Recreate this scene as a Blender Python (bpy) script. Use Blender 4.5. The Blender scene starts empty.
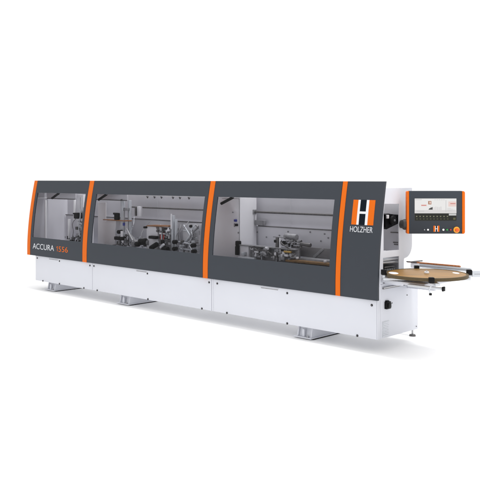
import bpy, bmesh, math, random
from mathutils import Vector, Matrix

random.seed(7)
sc = bpy.context.scene
COL = sc.collection
R = math.radians
V = Vector

# ------------------------------------------------------------------ materials
def mat(name, col, rough=0.5, metal=0.0, spec=0.5, bump=0.0, bscale=300.0, vary=0.0, vscale=3.0,
        coat=0.0, stretch=(1, 1, 1)):
    m = bpy.data.materials.new(name)
    m.use_nodes = True
    nt = m.node_tree
    b = nt.nodes["Principled BSDF"]
    b.inputs["Base Color"].default_value = (*col, 1)
    b.inputs["Roughness"].default_value = rough
    b.inputs["Metallic"].default_value = metal
    b.inputs["Specular IOR Level"].default_value = spec
    if coat:
        b.inputs["Coat Weight"].default_value = coat
    tc = nt.nodes.new("ShaderNodeTexCoord")
    mp = nt.nodes.new("ShaderNodeMapping")
    mp.inputs["Scale"].default_value = stretch
    nt.links.new(tc.outputs["Object"], mp.inputs["Vector"])
    if vary:
        n = nt.nodes.new("ShaderNodeTexNoise")
        n.inputs["Scale"].default_value = vscale
        n.inputs["Detail"].default_value = 6
        nt.links.new(mp.outputs["Vector"], n.inputs["Vector"])
        cr = nt.nodes.new("ShaderNodeValToRGB")
        cr.color_ramp.elements[0].position = 0.3
        cr.color_ramp.elements[1].position = 0.7
        cr.color_ramp.elements[0].color = (*[c * (1 - vary) for c in col], 1)
        cr.color_ramp.elements[1].color = (*[min(1, c * (1 + vary)) for c in col], 1)
        nt.links.new(n.outputs["Fac"], cr.inputs["Fac"])
        nt.links.new(cr.outputs["Color"], b.inputs["Base Color"])
        mr = nt.nodes.new("ShaderNodeMapRange")
        mr.inputs["To Min"].default_value = max(0.02, rough - 0.06)
        mr.inputs["To Max"].default_value = min(1, rough + 0.06)
        nt.links.new(n.outputs["Fac"], mr.inputs["Value"])
        nt.links.new(mr.outputs["Result"], b.inputs["Roughness"])
    if bump:
        n2 = nt.nodes.new("ShaderNodeTexNoise")
        n2.inputs["Scale"].default_value = bscale
        n2.inputs["Detail"].default_value = 3
        nt.links.new(mp.outputs["Vector"], n2.inputs["Vector"])
        bp = nt.nodes.new("ShaderNodeBump")
        bp.inputs["Strength"].default_value = bump
        bp.inputs["Distance"].default_value = 0.001
        nt.links.new(n2.outputs["Fac"], bp.inputs["Height"])
        nt.links.new(bp.outputs["Normal"], b.inputs["Normal"])
    return m

def emit(name, col, s=1.0):
    m = bpy.data.materials.new(name)
    m.use_nodes = True
    b = m.node_tree.nodes["Principled BSDF"]
    b.inputs["Base Color"].default_value = (0.02, 0.02, 0.02, 1)
    b.inputs["Emission Color"].default_value = (*col, 1)
    b.inputs["Emission Strength"].default_value = s
    b.inputs["Roughness"].default_value = 0.4
    b.inputs["Specular IOR Level"].default_value = 0.0
    return m

def glass(name, tint):
    m = bpy.data.materials.new(name)
    m.use_nodes = True
    nt = m.node_tree
    nt.nodes.clear()
    out = nt.nodes.new("ShaderNodeOutputMaterial")
    tr = nt.nodes.new("ShaderNodeBsdfTransparent")
    tr.inputs["Color"].default_value = (*tint, 1)
    gl = nt.nodes.new("ShaderNodeBsdfGlossy")
    gl.inputs["Roughness"].default_value = 0.03
    mx = nt.nodes.new("ShaderNodeMixShader")
    mx.inputs[0].default_value = .008
    nt.links.new(tr.outputs[0], mx.inputs[1])
    nt.links.new(gl.outputs[0], mx.inputs[2])
    nt.links.new(mx.outputs[0], out.inputs[0])
    return m

M = dict(
    white=mat("white_enamel", (.565, .576, .624), .42, bump=.05, bscale=420, vary=.012, vscale=2),
    inner=mat("pale_interior_paint", (.58, .575, .61), .5, vary=.03, vscale=4),
    light=mat("light_cover", (.70, .695, .72), .45, vary=.02, vscale=5),
    bright=mat("bright_white_cover", (.86, .86, .87), .4, vary=.01),
    graphite=mat("graphite_powder_coat", (.033, .0385, .048), .6, spec=.25, bump=.12, bscale=700, vary=.03, vscale=2.5),
    orange=mat("orange_paint", (.64, .122, .003), .55, spec=.15, bump=.04, bscale=500),
    black=mat("black_plastic", (.003, .003, .0035), .5, spec=.15, vary=.1, vscale=40),
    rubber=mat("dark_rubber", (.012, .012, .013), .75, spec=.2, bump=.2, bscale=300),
    navy=mat("emblem_dark", (.002, .006, .012), .6, spec=.1),
    letter=mat("white_print", (.66, .67, .70), .5),
    steel=mat("brushed_steel", (.38, .38, .39), .36, metal=.85, bump=.05, vary=.08, vscale=60),
    darksteel=mat("dark_steel", (.12, .115, .115), .42, metal=.6, vary=.2, vscale=30),
    alu=mat("anodised_aluminium", (.52, .54, .57), .4, metal=.35, vary=.04, vscale=20),
    cast=mat("grey_cast_machine_part", (.25, .25, .26), .5, metal=.3, vary=.15, vscale=25),
    bronze=mat("brown_cover_plate", (.27, .115, .04), .5, vary=.12, vscale=14),
    wood=mat("fibreboard", (.225, .118, .028), .5, spec=.1, bump=.08, bscale=160, vary=.30, vscale=3.2, stretch=(1, 7, 1)),
    woodrim=mat("fibreboard_edge", (.075, .055, .028), .6, spec=.2, vary=.1, vscale=40),
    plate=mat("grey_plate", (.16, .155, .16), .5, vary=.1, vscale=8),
    belt=mat("brown_belt", (.16, .085, .025), .6, bump=.15, bscale=150, vary=.2, vscale=18),
    brush=mat("orange_brown_brush", (.38, .14, .05), .8, vary=.3, vscale=60),
    blue=mat("blue_plastic", (.02, .03, .22), .4),
    red=mat("red_plastic", (.5, .03, .02), .4),
    brass=mat("brass", (.5, .33, .1), .35, metal=.8),
    armgrey=mat("dark_grey_arm", (.045, .045, .044), .55),
    yellow=mat("yellow_ring", (.85, .36, .02), .45),
    knob=mat("orange_red_knob", (.72, .10, .006), .4),
    buttonwhite=mat("white_button", (.8, .8, .8), .35),
    buttongrey=mat("grey_button", (.25, .26, .28), .4),
    buttongreen=mat("green_button", (.03, .28, .06), .4),
    buttonred=mat("red_button", (.35, .03, .03), .4),
    glass=glass("grey_tinted_glass", (.83, .83, .842)),
    s_white=emit("screen_white", (.80, .79, .78)),
    s_grey=emit("screen_grey", (.55, .55, .55)),
    s_pale=emit("screen_pale", (.68, .66, .66)),
    s_black=emit("screen_black", (.012, .013, .010)),
    s_red=emit("screen_red", (.55, .12, .10)),
    s_pink=emit("screen_pink", (.80, .62, .58)),
    s_brown=emit("screen_brown", (.40, .20, .12)),
    s_dark=emit("screen_dark", (.06, .06, .06)),
    s_olive=emit("screen_olive", (.10, .10, .05)),
)

# ------------------------------------------------------------------ mesh builder
class MB:
    def __init__(self):
        self.bm = bmesh.new()
        self.mats = []
        self.cur = 0
    def use(self, key):
        if key not in self.mats:
            self.mats.append(key)
        self.cur = self.mats.index(key)
        return self
    def _mark(self, faces):
        for f in faces:
            if f.is_valid:
                f.material_index = self.cur
    def box(self, a, b, bev=0.0, rot=None, seg=2):
        """box between opposite corners a and b, optional bevel and rotation matrix about its centre"""
        a, b = V(a), V(b)
        c = (a + b) / 2
        s = b - a
        t = bmesh.new()
        bmesh.ops.create_cube(t, size=1)
        bmesh.ops.scale(t, vec=[abs(q) for q in s], verts=t.verts)
        if bev:
            bmesh.ops.bevel(t, geom=t.edges[:], offset=min(bev, min(abs(q) for q in s) * .45), segments=seg,
                            affect='EDGES', profile=.5)
        m = Matrix.Translation(c)
        if rot is not None:
            m = m @ rot.to_4x4()
        self.merge(t, m)
        return self
    def merge(self, t, m=Matrix()):
        t.transform(m)
        mp = {}
        for v in t.verts:
            mp[v] = self.bm.verts.new(v.co)
        for f in t.faces:
            try:
                nf = self.bm.faces.new([mp[v] for v in f.verts])
                nf.material_index = self.cur
            except ValueError:
                pass
        t.free()
    def cyl(self, p, q, r, r2=None, seg=20, bev=0.0):
        p, q = V(p), V(q)
        d = q - p
        t = bmesh.new()
        bmesh.ops.create_cone(t, cap_ends=True, segments=seg, radius1=r, radius2=r if r2 is None else r2, depth=d.length)
        if bev:
            es = [e for e in t.edges if any(len(f.verts) > 4 for f in e.link_faces)]
            bmesh.ops.bevel(t, geom=es, offset=bev, segments=2, affect='EDGES', profile=.5)
        m = Matrix.Translation((p + q) / 2) @ V((0, 0, 1)).rotation_difference(d.normalized()).to_matrix().to_4x4()
        self.merge(t, m)
        return self
    def tube(self, pts, r, seg=8):
        """round hose along a smoothed poly-line"""
        pts = [V(p) for p in pts]
        for _ in range(3):
            n = [pts[0]]
            for a, b in zip(pts[:-1], pts[1:]):
                n += [a * .75 + b * .25, a * .25 + b * .75]
            n.append(pts[-1])
            pts = n
        rings = []
        for i, p in enumerate(pts):
            d = (pts[min(i + 1, len(pts) - 1)] - pts[max(i - 1, 0)]).normalized()
            up = V((0, 0, 1)) if abs(d.z) < .9 else V((0, 1, 0))
            x = d.cross(up).normalized()
            y = d.cross(x).normalized()
            rings.append([self.bm.verts.new(p + (x * math.cos(k * 2 * math.pi / seg) + y * math.sin(k * 2 * math.pi / seg)) * r)
                          for k in range(seg)])
        fs = []
        for a, b in zip(rings[:-1], rings[1:]):
            for k in range(seg):
                fs.append(self.bm.faces.new((a[k], a[(k + 1) % seg], b[(k + 1) % seg], b[k])))
        fs += [self.bm.faces.new(rings[0]), self.bm.faces.new(rings[-1])]
        self._mark(fs)
        return self
    def prism(self, poly, axis, a, b):
        """polygon in the two remaining axes, extruded along axis from a to b"""
        def P(u, w, t):
            return {'x': (t, u, w), 'y': (u, t, w), 'z': (u, w, t)}[axis]
        lo = [self.bm.verts.new(P(u, w, a)) for u, w in poly]
        hi = [self.bm.verts.new(P(u, w, b)) for u, w in poly]
        fs = [self.bm.faces.new(lo), self.bm.faces.new(hi)]
        n = len(poly)
        for i in range(n):
            fs.append(self.bm.faces.new((lo[i], lo[(i + 1) % n], hi[(i + 1) % n], hi[i])))
        self._mark(fs)
        return self
    def bolt(self, p, r=.008, h=.006, d=(0, -1, 0)):
        p = V(p)
        d = V(d)
        self.cyl(p, p + d * h, r, seg=6 if r > .009 else 10)
        return self
    def build(self, name, key=None, parent=None, angle=35):
        if key and not self.mats:
            self.mats = [key]
        bmesh.ops.recalc_face_normals(self.bm, faces=self.bm.faces)
        me = bpy.data.meshes.new(name)
        self.bm.to_mesh(me)
        self.bm.free()
        for k in (self.mats or ['white']):
            me.materials.append(M[k])
        for p in me.polygons:
            p.use_smooth = True
        me.set_sharp_from_angle(angle=R(angle))
        o = bpy.data.objects.new(name, me)
        COL.objects.link(o)
        if parent is not None:
            o.parent = parent
        return o

def curve_mesh(cu, name):
    """turn a text or filled 2-D curve into mesh data"""
    o = bpy.data.objects.new(name, cu)
    COL.objects.link(o)
    bpy.context.view_layer.update()
    dg = bpy.context.evaluated_depsgraph_get()
    me = bpy.data.meshes.new_from_object(o.evaluated_get(dg))
    bpy.data.objects.remove(o)
    return me

def text_mesh(txt, depth=.002, offset=0.0, spacing=1.0):
    cu = bpy.data.curves.new("lettering", 'FONT')
    cu.body = txt
    cu.size = 1
    cu.extrude = depth
    cu.offset = offset
    cu.space_character = spacing
    return curve_mesh(cu, "lettering")

# ------------------------------------------------------------------ the machine
# world: X along the machine (0 = outfeed end, negative = infeed), Y away from its front, Z up, metres
def hy(z):                       # front profile of the hood: upright below, leaning back towards the top
    return -.02 + .125 * max(0, (z - .6)) ** 1.7

HB, HT = .497, 1.605             # hood bottom and top
WZ0, WZ1 = .766, 1.424           # window bottom and top

root = bpy.data.objects.new("edge_banding_machine", None)
root.location = (0, 0, 0)
COL.objects.link(root)
root['label'] = "long grey, white and orange edge banding machine with three tinted windows and control screen"
root['category'] = "woodworking machine"

def part(mb, name, parent=None, label=None, key=None, angle=35):
    o = mb.build(name, key, parent or root, angle)
    if label:
        o['label'] = label
    return o

def shell(x0, x1, thick=.026, hole=None, off=0.0, z0=HB, z1=HT):
    """curved sheet following the hood profile, with an optional window opening"""
    mb = MB()
    zs = [z0 + (z1 - z0) * i / 28 for i in range(29)]
    xs = [x0, x1]
    if hole:
        xs = [x0, hole[0], hole[1], x1]
        zs = sorted([z for z in zs if abs(z - hole[2]) > .012 and abs(z - hole[3]) > .012] + [hole[2], hole[3]])
    fr = [[mb.bm.verts.new((x, hy(z) + off, z)) for x in xs] for z in zs]
    bk = [[mb.bm.verts.new((x, hy(z) + off + thick, z)) for x in xs] for z in zs]
    nz, nx = len(zs), len(xs)
    solid = lambda i, j: 0 <= i < nz - 1 and 0 <= j < nx - 1 and not (
        hole and hole[0] - 1e-6 <= xs[j] < hole[1] - 1e-6 and hole[2] - 1e-6 <= zs[i] < hole[3] - 1e-6)
    for i in range(nz - 1):
        for j in range(nx - 1):
            if not solid(i, j):
                continue
            mb.bm.faces.new((fr[i][j], fr[i][j + 1], fr[i + 1][j + 1], fr[i + 1][j]))
            mb.bm.faces.new((bk[i][j], bk[i + 1][j], bk[i + 1][j + 1], bk[i][j + 1]))
            if not solid(i - 1, j): mb.bm.faces.new((fr[i][j], bk[i][j], bk[i][j + 1], fr[i][j + 1]))
            if not solid(i + 1, j): mb.bm.faces.new((fr[i + 1][j], fr[i + 1][j + 1], bk[i + 1][j + 1], bk[i + 1][j]))
            if not solid(i, j - 1): mb.bm.faces.new((fr[i][j], fr[i + 1][j], bk[i + 1][j], bk[i][j]))
            if not solid(i, j + 1): mb.bm.faces.new((fr[i][j + 1], bk[i][j + 1], bk[i + 1][j + 1], fr[i + 1][j + 1]))
    return mb

# hood doors: x start, x end, stripe end, window x0, x1, label
DOORS = [(-6.182, -4.752, -6.102, -6.045, -4.800, "hood door with the narrowest window and the model lettering"),
         (-4.742, -2.352, -4.645, -4.548, -2.407, "hood door with the widest window, in the middle"),
         (-2.342, -.472, -2.264, -2.197, -.545, "hood door with the window nearest the control screen")]
doors = []
for x0, x1, xs, w0, w1, lab in DOORS:
    mb = shell(xs, x1, thick=.014, hole=(w0, w1, WZ0, WZ1))
    d = part(mb, "hood_door", label=lab, key='graphite')
    doors.append(d)
    part(shell(x0, xs - .001, thick=.030, off=-.004), "stripe", d, key='orange')
    part(shell(w0 + .0015, w1 - .0015, thick=.004, off=.006, z0=WZ0 + .0015, z1=WZ1 - .0015), "window_pane", d, key='glass')
    mb = MB()                                                  # hinge-side gas spring holding the hood
    gx = w0 + .27 if x0 < -5 else w0 + (-.06 if x0 < -3 else -.02)
    mb.use('black').cyl((gx, .15, 1.345), (gx + .20, .135, 1.42), .017)
    mb.use('steel').cyl((gx + .20, .135, 1.42), (gx + .36, .125, 1.48), .007)
    part(mb, "gas_spring", d)
    # door lock bolts on the inner edge
# fixed corner cover with the maker's emblem
cover = part(shell(-.409, .016), "corner_cover", label="fixed hood cover with the square emblem and lettering", key='graphite')
part(shell(-.464, -.410, thick=.030, off=-.004), "stripe", cover, key='orange')

# emblem: orange bars, white H, dark blocks
EX0, EX1, EZ0, EZ1 = -.316, -.066, 1.191, 1.428
def on_hood(x0, x1, z0, z1, t, key, mb):
    mb.use(key)
    n = 8
    zs = [z0 + (z1 - z0) * i / n for i in range(n + 1)]
    f = [[mb.bm.verts.new((x, hy(z) - t, z)) for x in (x0, x1)] for z in zs]
    b = [[mb.bm.verts.new((x, hy(z) + .004, z)) for x in (x0, x1)] for z in zs]
    fs = []
    for i in range(n):
        fs.append(mb.bm.faces.new((f[i][0], f[i][1], f[i + 1][1], f[i + 1][0])))
        fs.append(mb.bm.faces.new((f[i][0], f[i + 1][0], b[i + 1][0], b[i][0])))
        fs.append(mb.bm.faces.new((f[i][1], b[i][1], b[i + 1][1], f[i + 1][1])))
    fs.append(mb.bm.faces.new((f[0][0], b[0][0], b[0][1], f[0][1])))
    fs.append(mb.bm.faces.new((f[n][0], f[n][1], b[n][1], b[n][0])))
    mb._mark(fs)
W = EX1 - EX0
mb = MB()
q = [EX0 + W * k for k in (0, .235, .338, .617, .733, 1)]
on_hood(q[0], q[1], EZ0, EZ1, .0022, 'orange', mb)
on_hood(q[4], q[5], EZ0, EZ1, .0022, 'orange', mb)
on_hood(q[1], q[2], EZ0, EZ1, .0022, 'letter', mb)
on_hood(q[3], q[4], EZ0, EZ1, .0022, 'letter', mb)
on_hood(q[2], q[3], 1.296, 1.318, .0022, 'letter', mb)
on_hood(q[2], q[3], 1.318, EZ1, .0022, 'navy', mb)
on_hood(q[2], q[3], EZ0, 1.296, .0022, 'navy', mb)
part(mb, "emblem", cover)

def hood_text(txt, name, x0, x1, z0, z1, key, parent, offset=0.0, spacing=1.0):
    me = text_mesh(txt, .002, offset, spacing)
    xs = [v.co.x for v in me.vertices]
    ys = [v.co.y for v in me.vertices]
    ax, bx, ay, by = min(xs), max(xs), min(ys), max(ys)
    for v in me.vertices:
        X = x0 + (v.co.x - ax) / (bx - ax) * (x1 - x0)
        Z = z0 + (v.co.y - ay) / (by - ay) * (z1 - z0)
        v.co = (X, hy(Z) - .0005 - (.0012 if v.co.z > 0 else 0), Z)
    me.materials.clear()
    me.materials.append(M[key])
    o = bpy.data.objects.new(name, me)
    COL.objects.link(o)
    o.parent = parent
    return o
hood_text("HOLZHER", "maker_lettering", -.325, -.068, 1.121, 1.174, 'letter', cover, -.008)
hood_text("ACCURA", "model_lettering", -6.028, -5.456, .597, .677, 'letter', doors[0], -.008)
num = hood_text("556", "model_number", -5.335, -5.103, .597, .672, 'orange', doors[0], -.004)
nb = bmesh.new()                                               # the figure one, with its flag
nb.from_mesh(num.data)
one = [(-5.372, .598), (-5.362, .598), (-5.362, .671), (-5.370, .671), (-5.392, .655), (-5.390, .647), (-5.372, .658)]
lo = [nb.verts.new((x, hy(z) + .004, z)) for x, z in one]
hi = [nb.verts.new((x, hy(z) - .0017, z)) for x, z in one]
nb.faces.new(hi)
for i in range(7):
    nb.faces.new((lo[i], lo[(i + 1) % 7], hi[(i + 1) % 7], hi[i]))
bmesh.ops.recalc_face_normals(nb, faces=nb.faces)
nb.to_mesh(num.data)
nb.free()

# ---- base panels with screws and finger slots
BZ = .13
PAN = [(-5.987, -4.546, "narrowest white base panel, at the far end"),
       (-4.540, -2.226, "middle white base panel"),
       (-2.190, -.008, "white base panel nearest the control screen")]
SCREW = [[(-5.937, .461), (-5.344, .461), (-4.597, .457), (-5.781, .138), (-5.344, .138), (-4.739, .138)],
         [(-4.505, .458), (-3.370, .455), (-2.262, .451), (-4.43, .138), (-3.360, .138), (-2.382, .138)],
         [(-2.130, .451), (-1.097, .451), (-.060, .447), (-1.976, .138), (-1.097, .138), (-.224, .138)]]
SLOT = [(-5.619, -5.383), (-3.590, -3.390), (-1.464, -1.224)]
for (x0, x1, lab), scs, (s0, s1) in zip(PAN, SCREW, SLOT):
    mb = MB().use('white')
    mb.box((x0, 0, BZ), (x1, .018, HB - .002), bev=.003)
    b = part(mb, "base_panel", label=lab)
    for sx, sz in scs:
        s = MB().use('rubber')
        s.cyl((sx, .002, sz), (sx, -.006, sz), .0115, seg=20, bev=.002)
        s.use('darksteel').cyl((sx, -.0061, sz), (sx, -.008, sz), .006, seg=6)
        part(s, "screw", b)
    s = MB().use('cast')
    s.box((s0, -.0015, .466), (s1, .001, .477))
    s.use('white').box((s0 - .01, -.006, .477), (s1 + .01, .001, .483), bev=.002)
    part(s, "finger_slot", b)
mb = MB().use('white')
mb.box((-2.222, .003, BZ), (-2.194, .018, HB - .002), bev=.002)
part(mb, "joint_strip")

# ---- base frame: sheet-steel frame carrying the bed, left open to let light reach the floor
mb = MB().use('white')
for x in (-5.975, -4.56, -2.24, -2.18, -.06):
    mb.box((x, .019, BZ + .01), (x + .03, .075, .52), bev=.003)
    mb.box((x - .17, .90, BZ), (x - .11, .955, .40), bev=.003)
mb.box((-5.99, .04, .52), (-.03, .70, .60), bev=.004)           # bed
mb.box((-6.10, .88, .401), (-.17, .96, .52), bev=.004)
for x in (-5.975, -4.56, -2.24, -.35):
    mb.box((x, .7005, .53), (x + .06, .96, .58), bev=.003)
mb.box((-5.99, .10, .60), (-.03, .62, .665), bev=.004)
part(mb, "base_frame")
mb = MB().use('white')                                          # infeed end sheet
mb.box((-5.987, .02, BZ), (-5.977, .72, .50), bev=.003)
part(mb, "infeed_end_panel")

# ---- feet
def foot(x0, x1):
    w = x1 - x0
    mb = MB().use('white')
    mb.box((x0 - .012, .02, .010), (x1, .56, .0205), bev=.003)
    for xa in (x0 + .016, x1 - .030):                           # side cheeks
        mb.prism([(.050, .021), (.53, .021), (.53, .20), (.092, .20)], 'x', xa, xa + .014)
    mb.prism([(.072, .021), (.082, .021), (.122, .20), (.112, .20)], 'x', x0 + .031, x1 - .031)
    mb.box((x0 + w * .40, .045, .021), (x0 + w * .52, .0705, .10), bev=.004)
    mb.box((x0 + .01, .09, .20), (x1 - .01, .53, .212), bev=.002)
    mb.box((x0 + .02, .3, .2125), (x1 - .02, .5, .5195))
    f = part(mb, "foot")
    s = MB().use('rubber').box((x0 + .01, .06, 0), (x1 + .002, .57, .0098), bev=.002)  # dark strip standing in for the contact shadow under the foot plate
    part(s, "foot_shade_strip", f)
    s = MB().use('steel')
    cx = x0 + w * .72
    s.cyl((cx, .046, .0205), (cx, .046, .028), .014, seg=6)
    s.cyl((cx, .046, .022), (cx, .046, .045), .007, seg=12)
    part(s, "anchor_bolt", f)
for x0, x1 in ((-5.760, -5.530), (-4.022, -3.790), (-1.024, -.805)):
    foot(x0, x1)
mb = MB().use('darksteel')
mb.cyl((-.188, .93, .0), (-.188, .93, .022), .036, .030, seg=24, bev=.003)
mb.use('steel').cyl((-.188, .93, .022), (-.188, .93, .13), .010)
mb.use('darksteel').cyl((-.188, .93, .07), (-.188, .93, .085), .019, seg=6)
part(mb, "levelling_foot")
for x in (-5.9, -4.2, -2.2):
    mb = MB().use('darksteel')
    mb.cyl((x, .93, .0), (x, .93, .022), .036, .030, seg=24, bev=.003)
    mb.use('steel').cyl((x, .93, .022), (x, .93, .13), .010)
    part(mb, "levelling_foot")

# ---- outfeed end: corner post and lower end panel
mb = MB().use('white')
mb.box((-.006, .0, BZ), (.0005, .05, .50), bev=.002)
mb.box((-.02, .052, BZ), (.0, .722, .640), bev=.003)
mb.box((-.05, .10, BZ), (-.0202, .70, .16), bev=.002)
end = part(mb, "end_panel", label="white lower panel across the outfeed end")
s = MB().use('black')
s.box((-.001, .118, .402), (.030, .192, .472), bev=.006)
s.box((.030, .130, .415), (.040, .180, .460), bev=.004)
s.box((.000, .128, .472), (.022, .17, .482), bev=.003)
part(s, "power_socket", end)
s = MB().use('alu')
s.box((-.001, .082, .140), (.0035, .196, .287), bev=.001)
for k in range(9):
    z = .150 + k * .015
    s.use('white').box((.0036, .09, z), (.0075, .188, z + .008), bev=.001)
part(s, "vent_grille", end)
for y, z in ((.249, .445), (.517, .491), (.69, .16), (.69, .60), (.10, .60)):
    s = MB().use('darksteel')
    s.cyl((-.001, y, z), (.004, y, z), .006, seg=12)
    part(s, "screw", end)
s = MB().use('steel')
s.box((.0005, .085, .600), (.018, .470, .612), bev=.002)
s.use('darksteel').box((.0005, .085, .5935), (.012, .47, .5995))
part(s, "drawer_rail", end)
s = MB().use('darksteel')
s.box((.0005, .095, .648), (.016, .22, .654), bev=.002)
s.box((.0005, .20, .640), (.02, .235, .654), bev=.003)
part(s, "latch_bar", end)

# ---- housing end wall with two openings
def plate_x(outer, holes, x0, x1, key):
    """flat plate in the YZ plane with holes cut out (2-D filled curve)"""
    cu = bpy.data.curves.new("plate", 'CURVE')
    cu.dimensions = '2D'
    cu.fill_mode = 'BOTH'
    cu.extrude = (x1 - x0) / 2
    for lp in [outer] + holes:
        sp = cu.splines.new('POLY')
        sp.points.add(len(lp) - 1)
        for p, (y, z) in zip(sp.points, lp):
            p.co = (y, z, 0, 1)
        sp.use_cyclic_u = True
    me = curve_mesh(cu, "plate")
    for v in me.vertices:
        y, z, t = v.co
        v.co = ((x0 + x1) / 2 + t, y, z)
    me.flip_normals() if False else None
    mb = MB().use(key)
    mb.bm.from_mesh(me)
    bmesh.ops.remove_doubles(mb.bm, verts=mb.bm.verts, dist=1e-5)
    for f in mb.bm.faces:
        f.material_index = 0
    return mb

front = [(hy(z) + .030, z) for z in [.50 + (1.54 - .50) * i / 16 for i in range(17)]]
arc = [(.609 - .13 * (1 - math.cos(t)), 0.985 - .128 * math.sin(t)) for t in [math.pi / 2 * k / 8 for k in range(9)]]
outer = front + [(.605, 1.54), (.609, 1.535)] + arc + [(.462, .850), (.462, .642), (.052, .642), (.052, .50)]
up = [(.105, .950), (.372, .944), (.372, 1.388), (.12, 1.394), (.105, 1.30)]
lo = [(.096, .70), (.372, .70), (.372, .883), (.096, .886)]
mb = plate_x(outer, [up, lo], -.008, 0.0, 'white')
wall = part(mb, "housing_end_wall")
# things seen through the upper opening
mb = MB().use('inner')
mb.box((-.62, .32, .90), (-.60, .636, 1.50), bev=.002)
mb.box((-.60, .60, .90), (-.02, .606, 1.50), bev=.002)
mb.box((-.345, .45, .67), (-.03, .458, .899), bev=.002)
bulk = part(mb, "inner_bulkhead")
for y0, y1, z0, z1 in ((.0, .10, 1.085, 1.095), (.0, .07, .985, .995), (.0, .06, .965, .975)):
    q = MB().use('darksteel').box((-.14 - y1, .594, z0), (-.10, .5995, z1), bev=.002)
    part(q, "vent_slot", bulk)
mb = MB().use('black')
mb.prism([(.29, 1.285), (.34, 1.292), (.44, 1.280), (.598, 1.270), (.598, 1.205), (.42, 1.165), (.31, 1.140), (.29, 1.16)], 'x', -.24, -.10)
mot = part(mb, "drive_motor")
q = MB().use('rubber').cyl((-.0995, .40, 1.225), (-.07, .40, 1.225), .045, seg=28, bev=.006)
q.use('cast').cyl((-.0695, .40, 1.225), (-.062, .40, 1.225), .012, seg=6)
part(q, "pulley", mot)
q = MB().use('rubber').cyl((-.0995, .53, 1.235), (-.07, .53, 1.235), .028, seg=28, bev=.004)
part(q, "pulley", mot)
q = MB().use('light').box((-.0995, .295, 1.245), (-.08, .325, 1.280), bev=.004)
part(q, "terminal_box", mot)
mb = MB().use('alu')
mb.box((-.5, .12, .845), (-.04, .43, .862), bev=.003)
mb.use('steel').cyl((-.035, .10, .835), (-.035, .41, .825), .012)
mb.use('cast').box((-.42, .10, .70), (-.04, .40, .745), bev=.004)
mb.use('black').box((-.10, .105, .745), (-.04, .16, .80), bev=.006)
mb.use('steel')
for k in range(6):
    mb.cyl((-.09, .17 + k * .036, .757), (-.04, .17 + k * .036, .757), .012, seg=12)
mb.use('darksteel').box((-.3, .2, .775), (-.05, .40, .79), bev=.003)
part(mb, "outfeed_guide")

# ---- interior shell: rear wall, roof edge, infeed end wall, partitions
IN = 'inner'
mb = MB().use(IN)
mb.box((-6.12, .640, .60), (-.35, .660, 1.53))
mb.box((-6.12, .610, .665), (-.35, .6395, 1.080), bev=.004)      # thicker lower beam: its top edge is the line seen in the windows
for x in (-5.1, -3.95, -2.75, -1.6):
    mb.box((x, .6365, 1.0805), (x + .012, .6399, 1.53))
rear = part(mb, "rear_wall")
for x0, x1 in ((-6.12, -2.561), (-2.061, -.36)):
    part(MB().use('plate').box((x0, .600, 1.068), (x1, .6095, 1.083), bev=.002), "ledge_shade_strip", rear)  # dark strip in place of the shadow line along the ledge
mb = MB().use(IN)
mb.box((-6.15, .13, 1.532), (-.031, .26, 1.540))  # unseen roof kept to a narrow strip so light falls into the interior
part(mb, "roof_panel")
front_l = [(hy(z) + .030, z) for z in [.50 + (1.54 - .50) * i / 12 for i in range(13)]]
mb = MB().use(IN)
mb.prism(front_l + [(.66, 1.54), (.66, .50)], 'x', -6.165, -6.150)
part(mb, "infeed_end_wall")
mb = MB().use('darksteel')
mb.cyl((-4.43, .54, 1.240), (-2.62, .54, 1.240), .010)
mb.cyl((-2.06, .54, 1.243), (-.50, .54, 1.243), .013)
mb.use('cast').box((-2.13, .51, 1.215), (-2.05, .57, 1.27), bev=.006)
part(mb, "pressure_shaft")

# conveyor track along the front of the bed
mb = MB().use('light')
mb.box((-5.95, .13, .666), (-.06, .20, .728), bev=.004)
mb.use('cast').box((-5.95, .2005, .666), (-.06, .235, .715), bev=.002)
for k in range(38):
    x = -5.9 + k * .155
    mb.use('darksteel').cyl((x, .129, .705), (x, .123, .705), .008, seg=10)
part(mb, "conveyor_track")

# header strips behind the windows with their bolts
for x0, x1, z in ((-6.14, -5.38, 1.335), (-4.90, -4.16, 1.342)):
    mb = MB().use(IN)
    mb.box((x0, .29, z), (x1, .31, 1.53), bev=.003)
    mb.use('darksteel').box((x0, .284, z - .008), (x1, .289, z + .002))
    part(mb, "header_panel")
mb = MB().use('light')
mb.box((-4.12, .44, 1.395), (-2.62, .50, 1.50), bev=.004)
bar = part(mb, "bolt_rail")
for x, z in ((-3.925, 1.395), (-3.779, 1.397), (-3.636, 1.399), (-3.407, 1.403), (-3.272, 1.405), (-3.101, 1.408)):
    s = MB().use('darksteel')
    s.cyl((x, .45, 1.386), (x, .45, 1.4), .016, seg=6)
    s.cyl((x, .45, 1.372), (x, .45, 1.386), .009, seg=10)
    part(s, "bolt", bar)

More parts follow.
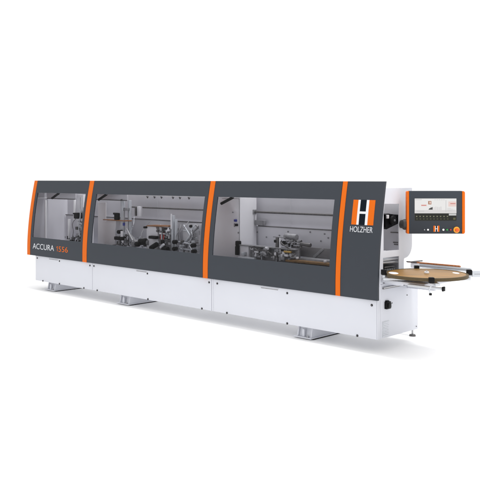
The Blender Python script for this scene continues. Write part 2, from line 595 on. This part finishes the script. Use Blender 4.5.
KIND = {'box': {'black': 'rubber_block', 'light': 'cover_block'}, 'cyl': {'black': 'rubber_roller', 'darksteel': 'spindle'}}
def clutter(parent, x0, x1, z0, z1, y0, y1, n, keys, smin=.01, smax=.05):
    """small machined blocks, cylinders and fittings packed round a unit, each a piece of its own"""
    for _ in range(n):
        k = random.choice(keys)
        mb = MB().use(k)
        x, y, z = random.uniform(x0, x1), random.uniform(y0, y1), random.uniform(z0, z1)
        a, b, c = (random.uniform(smin, smax) for _ in range(3))
        t = random.random()
        if t < .5:
            mb.box((x - a / 2, y - b / 2, z - c / 2), (x + a / 2, y + b / 2, z + c / 2), bev=.003)
            nm = KIND['box'].get(k, 'machined_block')
        else:
            d = random.choice([V((a, 0, 0)), V((0, 0, a)), V((0, a, 0))])
            mb.cyl(V((x, y, z)) - d / 2, V((x, y, z)) + d / 2, b * .35, seg=14)
            nm = KIND['cyl'].get(k, 'small_cylinder')
        part(mb, nm, parent)

# ---- first window: trimming unit
mb = MB().use('bright')
mb.box((-6.149, .255, .70), (-6.135, .285, 1.31), bev=.003)
mb.box((-6.149, .10, 1.335), (-6.14, .62, 1.35))
part(mb, "guard_post")
mb = MB().use('bright')
mb.box((-5.495, .33, 1.03), (-5.467, .36, 1.325), bev=.003)
mb.box((-5.562, .28, .70), (-5.533, .31, 1.04), bev=.003)
mb.use('light').box((-5.462, .37, .67), (-5.305, .42, 1.40), bev=.004)
mb.use('alu').box((-5.34, .34, .75), (-5.31, .37, 1.36), bev=.003)
mb.box((-5.255, .33, .80), (-5.225, .36, 1.22), bev=.003)
mb.use('light').box((-5.30, .36, .67), (-5.08, .40, 1.18), bev=.004)
u = part(mb, "trimming_unit")
s = MB().use('black')
s.box((-5.368, .25, 1.055), (-5.268, .33, 1.140), bev=.006)
s.box((-5.42, .27, 1.115), (-5.368, .30, 1.135), bev=.004)
part(s, "motor", u)
clutter(u, -5.37, -5.18, .76, 1.04, .26, .36, 40, ['cast', 'alu', 'steel', 'darksteel', 'light'])
clutter(u, -5.60, -5.19, .72, .80, .23, .33, 16, ['black', 'darksteel', 'cast'])
part(MB().use('darksteel').tube([(-5.32, .26, 1.06), (-5.40, .24, .98), (-5.36, .25, .86), (-5.44, .26, .74)], .004), "hose", u)
part(MB().use('alu').tube([(-5.24, .27, 1.20), (-5.19, .25, 1.1), (-5.25, .25, .95), (-5.22, .26, .8)], .007), "hose", u)

# ---- second window: glue unit with curved cover
mb = MB().use('light')
prof = [(-4.70, .665), (-4.70, .93)] + [(-4.70 + .10 * (1 - math.cos(t)), .93 + .125 * math.sin(t)) for t in
        [math.pi / 2 * k / 8 for k in range(1, 9)]] + [(-4.415, 1.055), (-4.435, .9), (-4.44, .665)]
mb.prism(prof, 'y', .30, .52)
mb.prism([(-4.90, .665), (-4.90, 1.30), (-4.715, 1.30), (-4.715, .665)], 'y', .345, .352)
u = part(mb, "glue_unit")
s = MB().use('bronze')
s.box((-4.68, .27, 1.058), (-4.17, .38, 1.070), bev=.002)
part(s, "cover_plate", u)
s = MB().use('black')
s.cyl((-4.395, .30, 1.071), (-4.395, .30, 1.165), .040, seg=20, bev=.008)
s.box((-4.47, .285, 1.14), (-4.37, .315, 1.168), bev=.006)
part(s, "clamp_knob", u)
s = MB().use('alu')
s.box((-4.305, .29, .80), (-4.255, .33, 1.36), bev=.004)
s.box((-4.225, .35, .74), (-4.185, .39, 1.34), bev=.004)
s.use('steel').cyl((-4.245, .30, .82), (-4.245, .30, 1.20), .012)
s.use('cast').box((-4.31, .30, 1.20), (-4.17, .345, 1.24), bev=.004)
s.use('light').box((-4.115, .42, 1.12), (-4.055, .47, 1.26), bev=.008)
s.use('darksteel').box((-4.15, .41, 1.13), (-4.125, .45, 1.25), bev=.004)
part(s, "guide_column", u)
part(MB().use('black').box((-4.36, .22, .806), (-4.17, .29, .852), bev=.008), "rubber_block", u)
part(MB().use('black').cyl((-4.273, .22, .915), (-4.273, .29, .915), .026, seg=20, bev=.005), "feed_roller", u)
part(MB().use('light').cyl((-4.205, .24, .855), (-4.205, .24, .93), .020), "feed_roller", u)
part(MB().use('blue').box((-4.235, .27, 1.0), (-4.20, .29, 1.04), bev=.004), "blue_fitting", u)
clutter(u, -4.33, -4.08, .74, .90, .26, .36, 36, ['cast', 'steel', 'darksteel', 'alu'])
clutter(u, -4.42, -3.98, .70, .775, .24, .34, 26, ['cast', 'darksteel', 'alu'])

mb = MB().use('cast')
mb.box((-4.19, .30, .83), (-3.98, .33, .865), bev=.006, rot=Matrix.Rotation(R(38), 3, 'Y'))
mb.box((-4.12, .27, .79), (-3.90, .30, .82), bev=.006, rot=Matrix.Rotation(R(32), 3, 'Y'))
mb.use('steel').cyl((-4.13, .26, .96), (-3.98, .26, .79), .014)
mb.use('cast').cyl((-3.98, .25, .775), (-3.98, .33, .775), .05, seg=24, bev=.005)
mb.cyl((-3.86, .30, .80), (-3.70, .30, .80), .035, seg=20)
arm = part(mb, "pressure_arm")
s = MB().use('black')
s.cyl((-3.885, .29, .800), (-3.735, .29, .812), .044, seg=24, bev=.010)
s.cyl((-3.905, .24, .775), (-3.84, .24, .775), .032, seg=20, bev=.006)
part(s, "motor", arm)
clutter(arm, -4.02, -3.72, .72, .86, .30, .40, 28, ['cast', 'steel', 'darksteel', 'alu'])

mb = MB().use('light')
mb.prism([(-3.745, .667), (-3.745, .98), (-3.70, 1.012), (-3.56, 1.012), (-3.52, .93), (-3.52, .667)], 'y', .29, .50)
mb.use('cast').box((-3.52, .34, .67), (-3.26, .42, 1.005), bev=.004)
u = part(mb, "trim_cutter_unit")
s = MB().use('bronze')
s.prism([(-3.745, 1.013), (-3.70, 1.030), (-3.29, 1.040), (-3.29, 1.024), (-3.70, 1.014)], 'y', .27, .40)
part(s, "cover_plate", u)
part(MB().use('black').box((-3.775, .255, .985), (-3.738, .30, 1.012), bev=.006), "rubber_block", u)
part(MB().use('black').box((-3.64, .23, .860), (-3.50, .289, .898), bev=.008), "motor", u)
part(MB().use('black').cyl((-3.58, .22, .740), (-3.47, .24, .80), .032, seg=20, bev=.008), "motor", u)
part(MB().use('black').cyl((-3.35, .24, .755), (-3.26, .24, .745), .034, seg=18, bev=.006), "motor", u)
part(MB().use('black').cyl((-3.365, .24, .81), (-3.365, .24, .86), .024, seg=18, bev=.004), "rubber_roller", u)
part(MB().use('letter').box((-3.385, .20, .770), (-3.30, .23, .800), bev=.008, rot=Matrix.Rotation(R(-35), 3, 'Y')), "dust_nozzle", u)
part(MB().use('red').cyl((-3.46, .29, .86), (-3.46, .29, .94), .008), "indicator_rod", u)
part(MB().use('red').cyl((-3.40, .29, .86), (-3.40, .29, .95), .008), "indicator_rod", u)
part(MB().use('alu').cyl((-3.43, .28, .84), (-3.43, .28, .95), .010), "small_cylinder", u)
clutter(u, -3.52, -3.28, .80, 1.0, .26, .35, 46, ['cast', 'steel', 'darksteel', 'alu', 'light'])
s = MB().use('alu')
s.box((-3.265, .29, .70), (-3.225, .33, 1.17), bev=.004)
s.box((-3.205, .30, .70), (-3.180, .33, 1.12), bev=.003)
s.use('light').cyl((-3.245, .28, 1.0), (-3.245, .28, 1.19), .010)
part(s, "guide_column", u)

mb = MB().use('light')
mb.prism([(-3.17, .667), (-3.17, 1.06), (-2.66, 1.085), (-2.66, .667)], 'y', .41, .54)
u = part(mb, "buffing_unit")
for x, z in ((-3.14, .845), (-3.14, .760), (-2.80, .822), (-2.79, .750)):
    s = MB().use('black').cyl((x, .22, z), (x, .28, z), .026, seg=20, bev=.006)
    s.use('steel').cyl((x, .2795, z), (x, .42, z), .010)
    part(s, "buffing_wheel", u)
part(MB().use('black').cyl((-3.005, .38, 1.040), (-3.005, .41, 1.040), .018, seg=16), "knob", u)
part(MB().use('cast').tube([(-2.86, .33, .80), (-2.95, .32, .88), (-2.90, .33, .98), (-2.80, .34, 1.04), (-2.86, .35, 1.06)], .014), "hose", u)
for p, q, r in (((-3.13, .30, .845), (-2.80, .30, .825), .009), ((-3.13, .30, .765), (-2.80, .30, .752), .009),
                ((-3.05, .33, .83), (-2.86, .35, 1.02), .013), ((-3.16, .38, .985), (-2.90, .38, .965), .006),
                ((-3.10, .36, 1.05), (-2.96, .34, .93), .010)):
    part(MB().use('alu').cyl(p, q, r), "guide_rod", u)
clutter(u, -3.14, -2.82, .73, .86, .28, .40, 36, ['cast', 'steel', 'darksteel', 'alu'])
clutter(u, -3.0, -2.82, .86, 1.04, .34, .41, 18, ['cast', 'steel', 'alu'])

# cables and air lines hung between the units
def lines(parent, specs):
    for key, r, pts in specs:
        part(MB().use(key).tube(pts, r), "cable" if key == 'cast' else "air_line", parent)
lines(u, [('cast', .004, [(-3.05, .40, 1.10), (-3.02, .30, 1.02), (-3.10, .27, .95), (-3.06, .28, .84)]),
          ('alu', .005, [(-2.90, .40, 1.08), (-2.95, .33, 1.0), (-2.86, .30, .93), (-2.93, .28, .84), (-2.85, .27, .76)]),
          ('cast', .005, [(-3.15, .36, 1.06), (-3.12, .30, .98), (-3.17, .28, .90), (-3.10, .27, .80)])])
lines(arm, [('cast', .004, [(-4.02, .58, 1.06), (-3.98, .42, .95), (-3.92, .33, .88), (-3.86, .30, .83)]),
            ('alu', .005, [(-4.15, .40, 1.12), (-4.08, .34, 1.0), (-4.13, .30, .90), (-4.02, .28, .80)]),
            ('steel', .005, [(-3.80, .58, 1.02), (-3.83, .42, .93), (-3.78, .36, .85)])])

# ---- third window: control cabinet, infeed fence and conveyor unit
mb = MB().use('light')
mb.box((-2.56, .30, .667), (-2.062, .58, 1.45), bev=.005)
cab = part(mb, "switch_cabinet")
s = MB().use('cast')
s.box((-2.36, .2985, 1.398), (-2.075, .2999, 1.403))
s.box((-2.075, .296, .90), (-2.071, .2999, 1.40))
part(s, "door_seam", cab)
s = MB().use('blue').box((-2.142, .275, 1.135), (-2.108, .30, 1.162), bev=.004)
part(s, "blue_switch", cab)
s = MB().use('black').box((-2.122, .275, 1.085), (-2.092, .30, 1.112), bev=.004)
s.use('cast').box((-2.152, .285, 1.075), (-2.138, .30, 1.115), bev=.003)
s.box((-2.09, .285, 1.0), (-2.075, .30, 1.02), bev=.003)
s.box((-2.18, .285, 1.235), (-2.165, .30, 1.25), bev=.003)
part(s, "button", cab)
s = MB().use('black')
s.box((-2.095, .25, .86), (-2.035, .295, .918), bev=.008)
s.box((-2.10, .25, .755), (-2.062, .295, .86), bev=.008)
part(s, "cable_gland", cab)
for x, z in ((-2.151, 1.022), (-2.094, 1.001), (-2.143, .981), (-2.143, .917), (-1.95, .95), (-1.75, .98), (-1.30, 1.04), (-1.1, 1.03), (-1.05, .99), (-1.15, .95), (-1.62, 1.03)):
    part(MB().use('cast').cyl((x + .02, .600, z), (x + .02, .6095, z), .009, seg=12), "bolt", rear)
part(MB().use('cast').box((-2.06, .54, 1.088), (-1.93, .605, 1.145), bev=.006), "sensor_bracket")

mb = MB().use('light')
mb.box((-2.03, .27, .667), (-1.90, .34, .868), bev=.004)
mb.use('cast').box((-2.03, .25, .868), (-1.20, .34, .880), bev=.003)
mb.box((-1.90, .30, .667), (-1.20, .34, .868), bev=.003)
mb.use('alu').box((-1.98, .22, .76), (-1.93, .268, .80), bev=.004)
mb.box((-2.0, .20, .73), (-1.75, .24, .752), bev=.004)
u = part(mb, "scraper_unit")
clutter(u, -1.83, -1.22, .75, .87, .22, .31, 95, ['cast', 'steel', 'darksteel', 'alu', 'cast', 'light'], .012, .055)
s = MB().use('brass').box((-1.34, .22, .836), (-1.24, .25, .858), bev=.006)
part(s, "brass_fitting", u)
s = MB().use('black')
s.box((-1.52, .27, .835), (-1.465, .31, .872), bev=.006)
s.use('darksteel').box((-1.515, .29, .872), (-1.48, .32, .985), bev=.005)
s.use('black').box((-1.53, .28, .93), (-1.50, .31, .96), bev=.004)
s.use('light').cyl((-1.43, .27, .74), (-1.43, .27, .985), .011)
s.use('cast').box((-1.56, .30, .985), (-1.40, .33, .995), bev=.002)
part(s, "guide_column", u)
part(MB().use('cast').cyl((-1.47, .40, .995), (-1.30, .40, .99), .038, seg=24, bev=.012), "motor", u)
part(MB().use('darksteel').cyl((-1.36, .38, .955), (-1.22, .38, .955), .014), "spindle", u)
s = MB().use('darksteel').cyl((-1.20, .34, .930), (-1.06, .34, .925), .022, seg=18, bev=.006)
s.use('cast').cyl((-1.30, .33, .925), (-1.20, .34, .928), .012)
part(s, "motor", u)
clutter(u, -1.45, -1.16, .89, .965, .28, .36, 36, ['cast', 'darksteel', 'black', 'steel'], .01, .035)
part(MB().use('darksteel').tube([(-1.45, .30, .97), (-1.40, .25, .93), (-1.32, .25, .90), (-1.26, .27, .86), (-1.2, .25, .82)], .008), "hose", u)
part(MB().use('darksteel').tube([(-1.80, .25, .86), (-1.72, .22, .83), (-1.60, .22, .85), (-1.52, .24, .80)], .007), "hose", u)

mb = MB().use('cast')
mb.box((-1.19, .30, .667), (-.40, .605, .785), bev=.004)
mb.use('plate').box((-1.40, .42, .7855), (-.42, .435, .895), bev=.003)
mb.use('belt').box((-1.30, .205, .745), (-.30, .298, .766), bev=.003)
mb.use('cast').box((-1.03, .408, .76), (-1.0, .419, .92), bev=.002, rot=Matrix.Rotation(R(52), 3, 'Y'))
u = part(mb, "infeed_table")
for x, z in ((-.80, .78), (-1.17, .79)):
    part(MB().use('light').cyl((x, .25, z - .012), (x, .25, z + .010), .016, seg=16, bev=.004), "guide_roller", u)
part(MB().use('black').cyl((-.85, .15, .7285), (-.85, .15, .742), .018, seg=16), "guide_roller", u)

# ---- coil plate on its arms at the outfeed end
CX, CY, CR = .379, .234, .370
RT = V((.7196, .6944, 0))
DP = V((-.6944, .7196, 0))
CC = V((CX, CY, 0))
def pol(a, b, z):
    return CC + RT * a + DP * b + V((0, 0, z))
mb = MB().use('white')
mb.box((.0005, .066, .660), (.455, .60, .686), bev=.004)
mb.box((.0005, .10, .642), (.20, .13, .6598), bev=.003)
mb.box((.0005, .52, .560), (.30, .55, .6598), bev=.003)
table = part(mb, "coil_table")
s = MB().use('alu')
s.box((.30, .030, .655), (.645, .062, .676), bev=.003)
s.use('black').box((.6455, .026, .645), (.662, .066, .686), bev=.004)
part(s, "crossbar", table)

ROT = Matrix.Rotation(math.atan2(RT.y, RT.x), 3, 'Z')
def arm_box(mb, a0, a1, b0, b1, z0, z1, bev=.003):
    c = pol((a0 + a1) / 2, (b0 + b1) / 2, (z0 + z1) / 2)
    h = V(((a1 - a0) / 2, (b1 - b0) / 2, (z1 - z0) / 2))
    mb.box(c - h, c + h, bev=bev, rot=ROT)
mb = MB().use('alu')
arm_box(mb, -.40, .40, -.022, .022, .700, .722)
arm_box(mb, -.0215, .0215, -.40, -.0225, .700, .721)
arm_box(mb, -.0215, .0215, .0225, .40, .700, .721)
mb.cyl(pol(0, 0, .6862), pol(0, 0, .7295), .05, seg=32)
holder = part(mb, "coil_holder")
s = MB().use('alu')
arm_box(s, .412, .95, -.027, .027, .730, .787, .004)
s.use('cast')
arm_box(s, .43, .95, -.0282, -.0272, .756, .760, 0)
part(s, "extension_arm", holder)
for a, b in ((-.394, 0), (.390, 0), (-.05, -.372), (0, .39)):
    s = MB().use('black')
    w = .023
    z0, z1 = (.748, .797) if b == 0 else ((.740, .790) if b > 0 else (.7222, .774))
    arm_box(s, a - w, a + w, b - w, b + w, z0, z1, .006)
    s.use('alu')
    if z0 > .73:
        arm_box(s, a - .012, a + .012, b - .012, b + .012, .7222, z0 - .0003, .002)
    part(s, "rim_clamp", holder)
s = MB().use('alu')
c = pol(-.055, -.375, 0)
s.tube([(c.x, c.y, .700), (c.x - .01, c.y - .02, .668), (c.x + .012, c.y - .03, .640)], .007)
s.use('rubber').cyl((c.x + .012, c.y - .03, .622), (c.x + .012, c.y - .03, .642), .013, seg=16, bev=.003)
part(s, "clamp_lever", holder)

# disc with two hand holes
cu = bpy.data.curves.new("disc", 'CURVE')
cu.dimensions = '2D'
cu.fill_mode = 'BOTH'
cu.extrude = .012
cu.bevel_depth = .0015
loops = [[(CR * math.cos(t), CR * math.sin(t)) for t in [2 * math.pi * k / 128 for k in range(128)]]]
for lp in loops:
    sp = cu.splines.new('POLY')
    sp.points.add(len(lp) - 1)
    for p, (a, b) in zip(sp.points, lp):
        p.co = (a, b, 0, 1)
    sp.use_cyclic_u = True
me = curve_mesh(cu, "disc")
me.materials.clear()
me.materials.append(M['wood'])
me.materials.append(M['woodrim'])
for p in me.polygons:
    p.material_index = 0 if abs(p.normal.z) > .9 else 1
disc = bpy.data.objects.new("coil_plate", me)
COL.objects.link(disc)
disc.location = (CX, CY, .7485)
disc.rotation_euler = (0, 0, math.atan2(RT.y, RT.x))
disc.parent = root
q = MB().use('woodrim')
N = 128
for r0, r1, za, zb in ((CR - .020, CR - .001, .0136, .0158),):
    ring = [[q.bm.verts.new((r * math.cos(2 * math.pi * k / N), r * math.sin(2 * math.pi * k / N), z)) for k in range(N)]
            for r, z in ((r0, za), (r0, zb), (r1, zb), (r1, za))]
    for a in range(4):
        for k in range(N):
            q.bm.faces.new((ring[a][k], ring[a][(k + 1) % N], ring[(a + 1) % 4][(k + 1) % N], ring[(a + 1) % 4][k]))
part(q, "rim_band", disc)
for hx, hb, hs in ((-.300, .02, 1.0), (.275, .02, .66)):
    q = MB().use('letter')
    q.prism([(hx + .042 * hs * math.cos(t), hb + .085 * hs * math.sin(t)) for t in [2 * math.pi * k / 40 for k in range(40)]], 'z', .0125, .0142)
    part(q, "hand_hole_cover", disc)
disc['label'] = "round brown fibreboard plate"
s = MB().use('letter').cyl((0, 0, .0125), (0, 0, .030), .022, seg=24, bev=.004)
s.use('steel').cyl((0, 0, .030), (0, 0, .040), .010, seg=6)
part(s, "hub_cap", disc)

# rail with brush strip behind the plate
mb = MB().use('alu')
mb.box((-.02, .748, .742), (.55, .778, .779), bev=.003)
mb.use('cast').box((-.02, .7470, .757), (.55, .7478, .762))
mb.use('light').box((-.10, .745, .735), (.0, .785, .78), bev=.004)
mb.box((-.10, .63, .66), (-.06, .785, .735), bev=.004)
rail = part(mb, "support_rail")
s = MB().use('brush')
s.box((-.145, .752, .7795), (.44, .772, .791), bev=.003)
for k in range(44):
    x = -.13 + k * .0129
    s.cyl((x, .750, .7905), (x, .774, .7905), .0045, seg=8)
part(s, "brush_strip", rail)
s = MB().use('darksteel')
s.box((-.15, .745, .783), (-.03, .76, .795), bev=.003)
s.cyl((-.08, .74, .793), (-.02, .84, .80), .007)
part(s, "stop_pin", rail)

# ---- control panel on its swivel arm, turned towards the operator
PXM = .00957
PC = V((.286, .554, 1.310))
mb = MB().use('graphite')
hw, hh = .2755, .204
mb.box((-hw + .018, -.030, -hh), (hw - .026, .035, hh), bev=.006)
mb.box((-hw + .08, .035, -hh + .07), (hw - .08, .075, hh - .07), bev=.012)
panel = part(mb, "control_panel", label="grey control panel with orange side trims and a lit screen")
panel.location = PC
panel.rotation_euler = (0, 0, math.atan2(RT.y, RT.x))
def rounded(x0, x1, z0, z1, r, side):
    pts = []
    cs = [(x0, z0, 180, -1), (x1, z0, 270, 1), (x1, z1, 0, 1), (x0, z1, 90, -1)]
    for cx, cz, a0, s in cs:
        if s == side:
            px = cx + (r if cx == x0 else -r)
            pz = cz + (r if cz == z0 else -r)
            pts += [(px + r * math.cos(R(a0 + 90 * k / 6)), pz + r * math.sin(R(a0 + 90 * k / 6))) for k in range(7)]
        else:
            pts.append((cx, cz))
    return pts
s = MB().use('orange').prism(rounded(-hw, -hw + .0178, -hh - .001, hh - .002, .012, -1), 'y', -.031, .034)
part(s, "side_trim", panel)
s = MB().use('orange').prism(rounded(hw - .0258, hw, -hh - .001, hh - .002, .018, 1), 'y', -.031, .034)
part(s, "side_trim", panel)

def px(u, v):
    return ((u - 435.25) * PXM, (212.25 - v) * PXM)
def flat(mb, key, u0, v0, u1, v1, y, t=.0006):
    x0, z0 = px(u0, v1)
    x1, z1 = px(u1, v0)
    mb.use(key).box((x0, y - t, z0), (x1, y, z1))
s = MB()
flat(s, 's_dark', 413.7, 198.2, 455.8, 220.8, -.0301, .0008)
flat(s, 's_white', 414.0, 198.5, 455.5, 213.2, -.0310)
flat(s, 's_black', 414.0, 213.3, 455.5, 220.5, -.0310)
y1 = -.0317
flat(s, 's_pale', 414.3, 210.0, 455.2, 213.0, y1)
flat(s, 's_pale', 414.3, 198.8, 421.0, 200.2, y1)
for k in range(7):
    flat(s, 's_pale', 429.3 + k * 1.7, 206.5 + (k % 3) * .3, 430.4 + k * 1.7, 211.3, y1 - .0007)
flat(s, 's_grey', 416.0, 210.8, 423.5, 211.4, y1 - .0008)
flat(s, 's_pink', 420.2, 204.4, 426.0, 206.2, y1)
flat(s, 's_red', 420.6, 205.0, 425.4, 205.6, y1 - .0007)
flat(s, 's_brown', 427.4, 201.0, 430.6, 204.4, y1)
flat(s, 's_pink', 428.6, 201.6, 430.0, 203.6, y1 - .0007)
x0, z0 = px(427.6, 209.6)
x1, z1 = px(431.8, 206.9)
s.use('s_dark').prism([(x0, z0), (x1, z0), (x1, z1), (x0 + .008, z0 + .012)], 'y', y1 - .0015, y1 - .0009)
flat(s, 's_pink', 447.5, 201.5, 455.2, 206.5, y1)
flat(s, 's_red', 449.4, 203.3, 454.6, 203.9, y1 - .0007)
flat(s, 's_grey', 444.8, 200.0, 445.3, 212.0, y1 - .0007)
for k in range(5):
    flat(s, 's_grey', 433.5 + k * 2.2, 199.6, 435.0 + k * 2.2, 200.0, y1)
for k in range(4):
    flat(s, 's_grey', 446.2, 208.0 + k * .9, 450.0 + (k * 7 % 5), 208.3 + k * .9, y1 - .0007)
flat(s, 's_grey', 448.0, 213.5, 455.3, 215.4, y1)
for k in range(10):
    u = 415.2 + k * 3.4
    flat(s, 's_olive', u, 215.6, u + 1.5, 217.0, y1)
    flat(s, 's_grey', u + .55, 216.1, u + .95, 216.5, y1 - .0007)
    flat(s, 's_olive', u + .3, 218.5, u + 1.8, 219.2, y1)
flat(s, 's_olive', 452.3, 217.6, 454.6, 219.6, y1)
part(s, "screen", panel)
for u, key, r in ((423.6, 'buttongrey', .75), (427.1, 'buttonwhite', 1.0), (442.4, 'buttonwhite', 1.1), (446.1, 'buttongreen', .95), (449.7, 'buttonred', .95)):
    x, z = px(u, 229.6)
    s = MB().use('black').cyl((x, -.0295, z), (x, -.032, z), r * PXM * 1.15, seg=24)
    s.use(key).cyl((x, -.032, z), (x, -.038, z), r * PXM * .95, seg=24, bev=.0015)
    part(s, "push_button", panel)
x, z = px(455.6, 229.7)
s = MB().use('yellow').cyl((x, -.0295, z), (x, -.036, z), 3.1 * PXM, seg=32, bev=.002)
s.use('knob').cyl((x, -.036, z), (x, -.052, z), 1.1 * PXM, seg=24)
s.cyl((x, -.052, z), (x, -.066, z), 1.95 * PXM, 1.75 * PXM, seg=28, bev=.003)
part(s, "emergency_stop", panel)
s = MB()
flat(s, 'orange', 432.7, 225.6, 434.3, 231.6, -.0301, .0015)
flat(s, 'orange', 436.9, 225.6, 438.5, 231.6, -.0301, .0015)
flat(s, 'letter', 434.3, 225.9, 434.9, 231.4, -.0301, .0015)
flat(s, 'letter', 436.3, 225.9, 436.9, 231.4, -.0301, .0015)
flat(s, 'letter', 434.9, 228.3, 436.3, 228.9, -.0301, .0015)
flat(s, 'navy', 434.9, 228.9, 436.3, 231.4, -.0301, .0015)
flat(s, 'navy', 434.9, 225.9, 436.3, 228.3, -.0301, .0015)
part(s, "emblem", panel)

# swivel arm from the housing wall to the back of the panel
mb = MB().use('armgrey')
p0 = V((.075, .405, 1.190))
mb.cyl(p0 - RT * .052, p0 + RT * .14, .052, seg=40, bev=.02)
mb.cyl((-.005, .415, 1.190), (.075, .405, 1.190), .040, seg=28)
mb.cyl(p0 + RT * .13 + DP * .0, p0 + RT * .13 + DP * .06 + V((0, 0, .05)), .03, seg=20)
part(mb, "swivel_arm", label="dark grey cylinder joint holding the control panel")

# ------------------------------------------------------------------ setting
def structure(mb, name, key):
    o = mb.build(name, key)
    o['kind'] = 'structure'
    return o
M['floor'] = mat("white_studio_floor", (.90, .90, .90), .85, spec=.1)
mb = MB()
mb.use('floor')
t = bmesh.new()
bmesh.ops.create_circle(t, cap_ends=True, segments=96, radius=400)
mb.merge(t, Matrix.Translation((0, 0, 0)))
structure(mb, "floor", 'floor')

# ------------------------------------------------------------------ light
w = bpy.data.worlds.new("World")
sc.world = w
w.use_nodes = True
bg = w.node_tree.nodes["Background"]
bg.inputs[0].default_value = (1, 1, 1, 1)
bg.inputs[1].default_value = 1.12

def area(name, loc, target, sx, sy, power):
    l = bpy.data.lights.new(name, 'AREA')
    l.shape = 'RECTANGLE'
    l.size, l.size_y = sx, sy
    l.energy = power
    o = bpy.data.objects.new(name, l)
    COL.objects.link(o)
    o.location = loc
    o.rotation_euler = (V(target) - V(loc)).to_track_quat('-Z', 'Y').to_euler()
    return o
area("overhead_softbox", (.2, .45, 6.5), (.2, .45, 0), 13.0, 1.0, 600)

# ------------------------------------------------------------------ camera
TH = math.atan2(780, 752.6)
cam = bpy.data.cameras.new("camera")
area("added_rear_fill", (-3.0, 7.0, 1.5), (-3.0, .3, .2), 9.0, 2.4, 150)  # added lamp behind the machine, lightens the floor shadow under the base
co = bpy.data.objects.new("camera", cam)
COL.objects.link(co)
co.location = (3.94148, -5.92415, 1.62562)
co.rotation_euler = (R(90), 0, math.atan2(math.cos(TH), math.sin(TH)))
cam.sensor_width = 36
cam.lens = 36 * 752.6 / 480
cam.shift_y = -(240 - 179.2) / 480
cam.clip_end = 2000
sc.camera = co
sc.render.resolution_x = sc.render.resolution_y = 1024
sc.view_settings.view_transform = 'Standard'
sc.view_settings.look = 'None'
sc.view_settings.exposure = 0
sc.view_settings.gamma = 1
sc.cycles.use_denoising = True
sc.cycles.max_bounces = 10
sc.cycles.transparent_max_bounces = 16
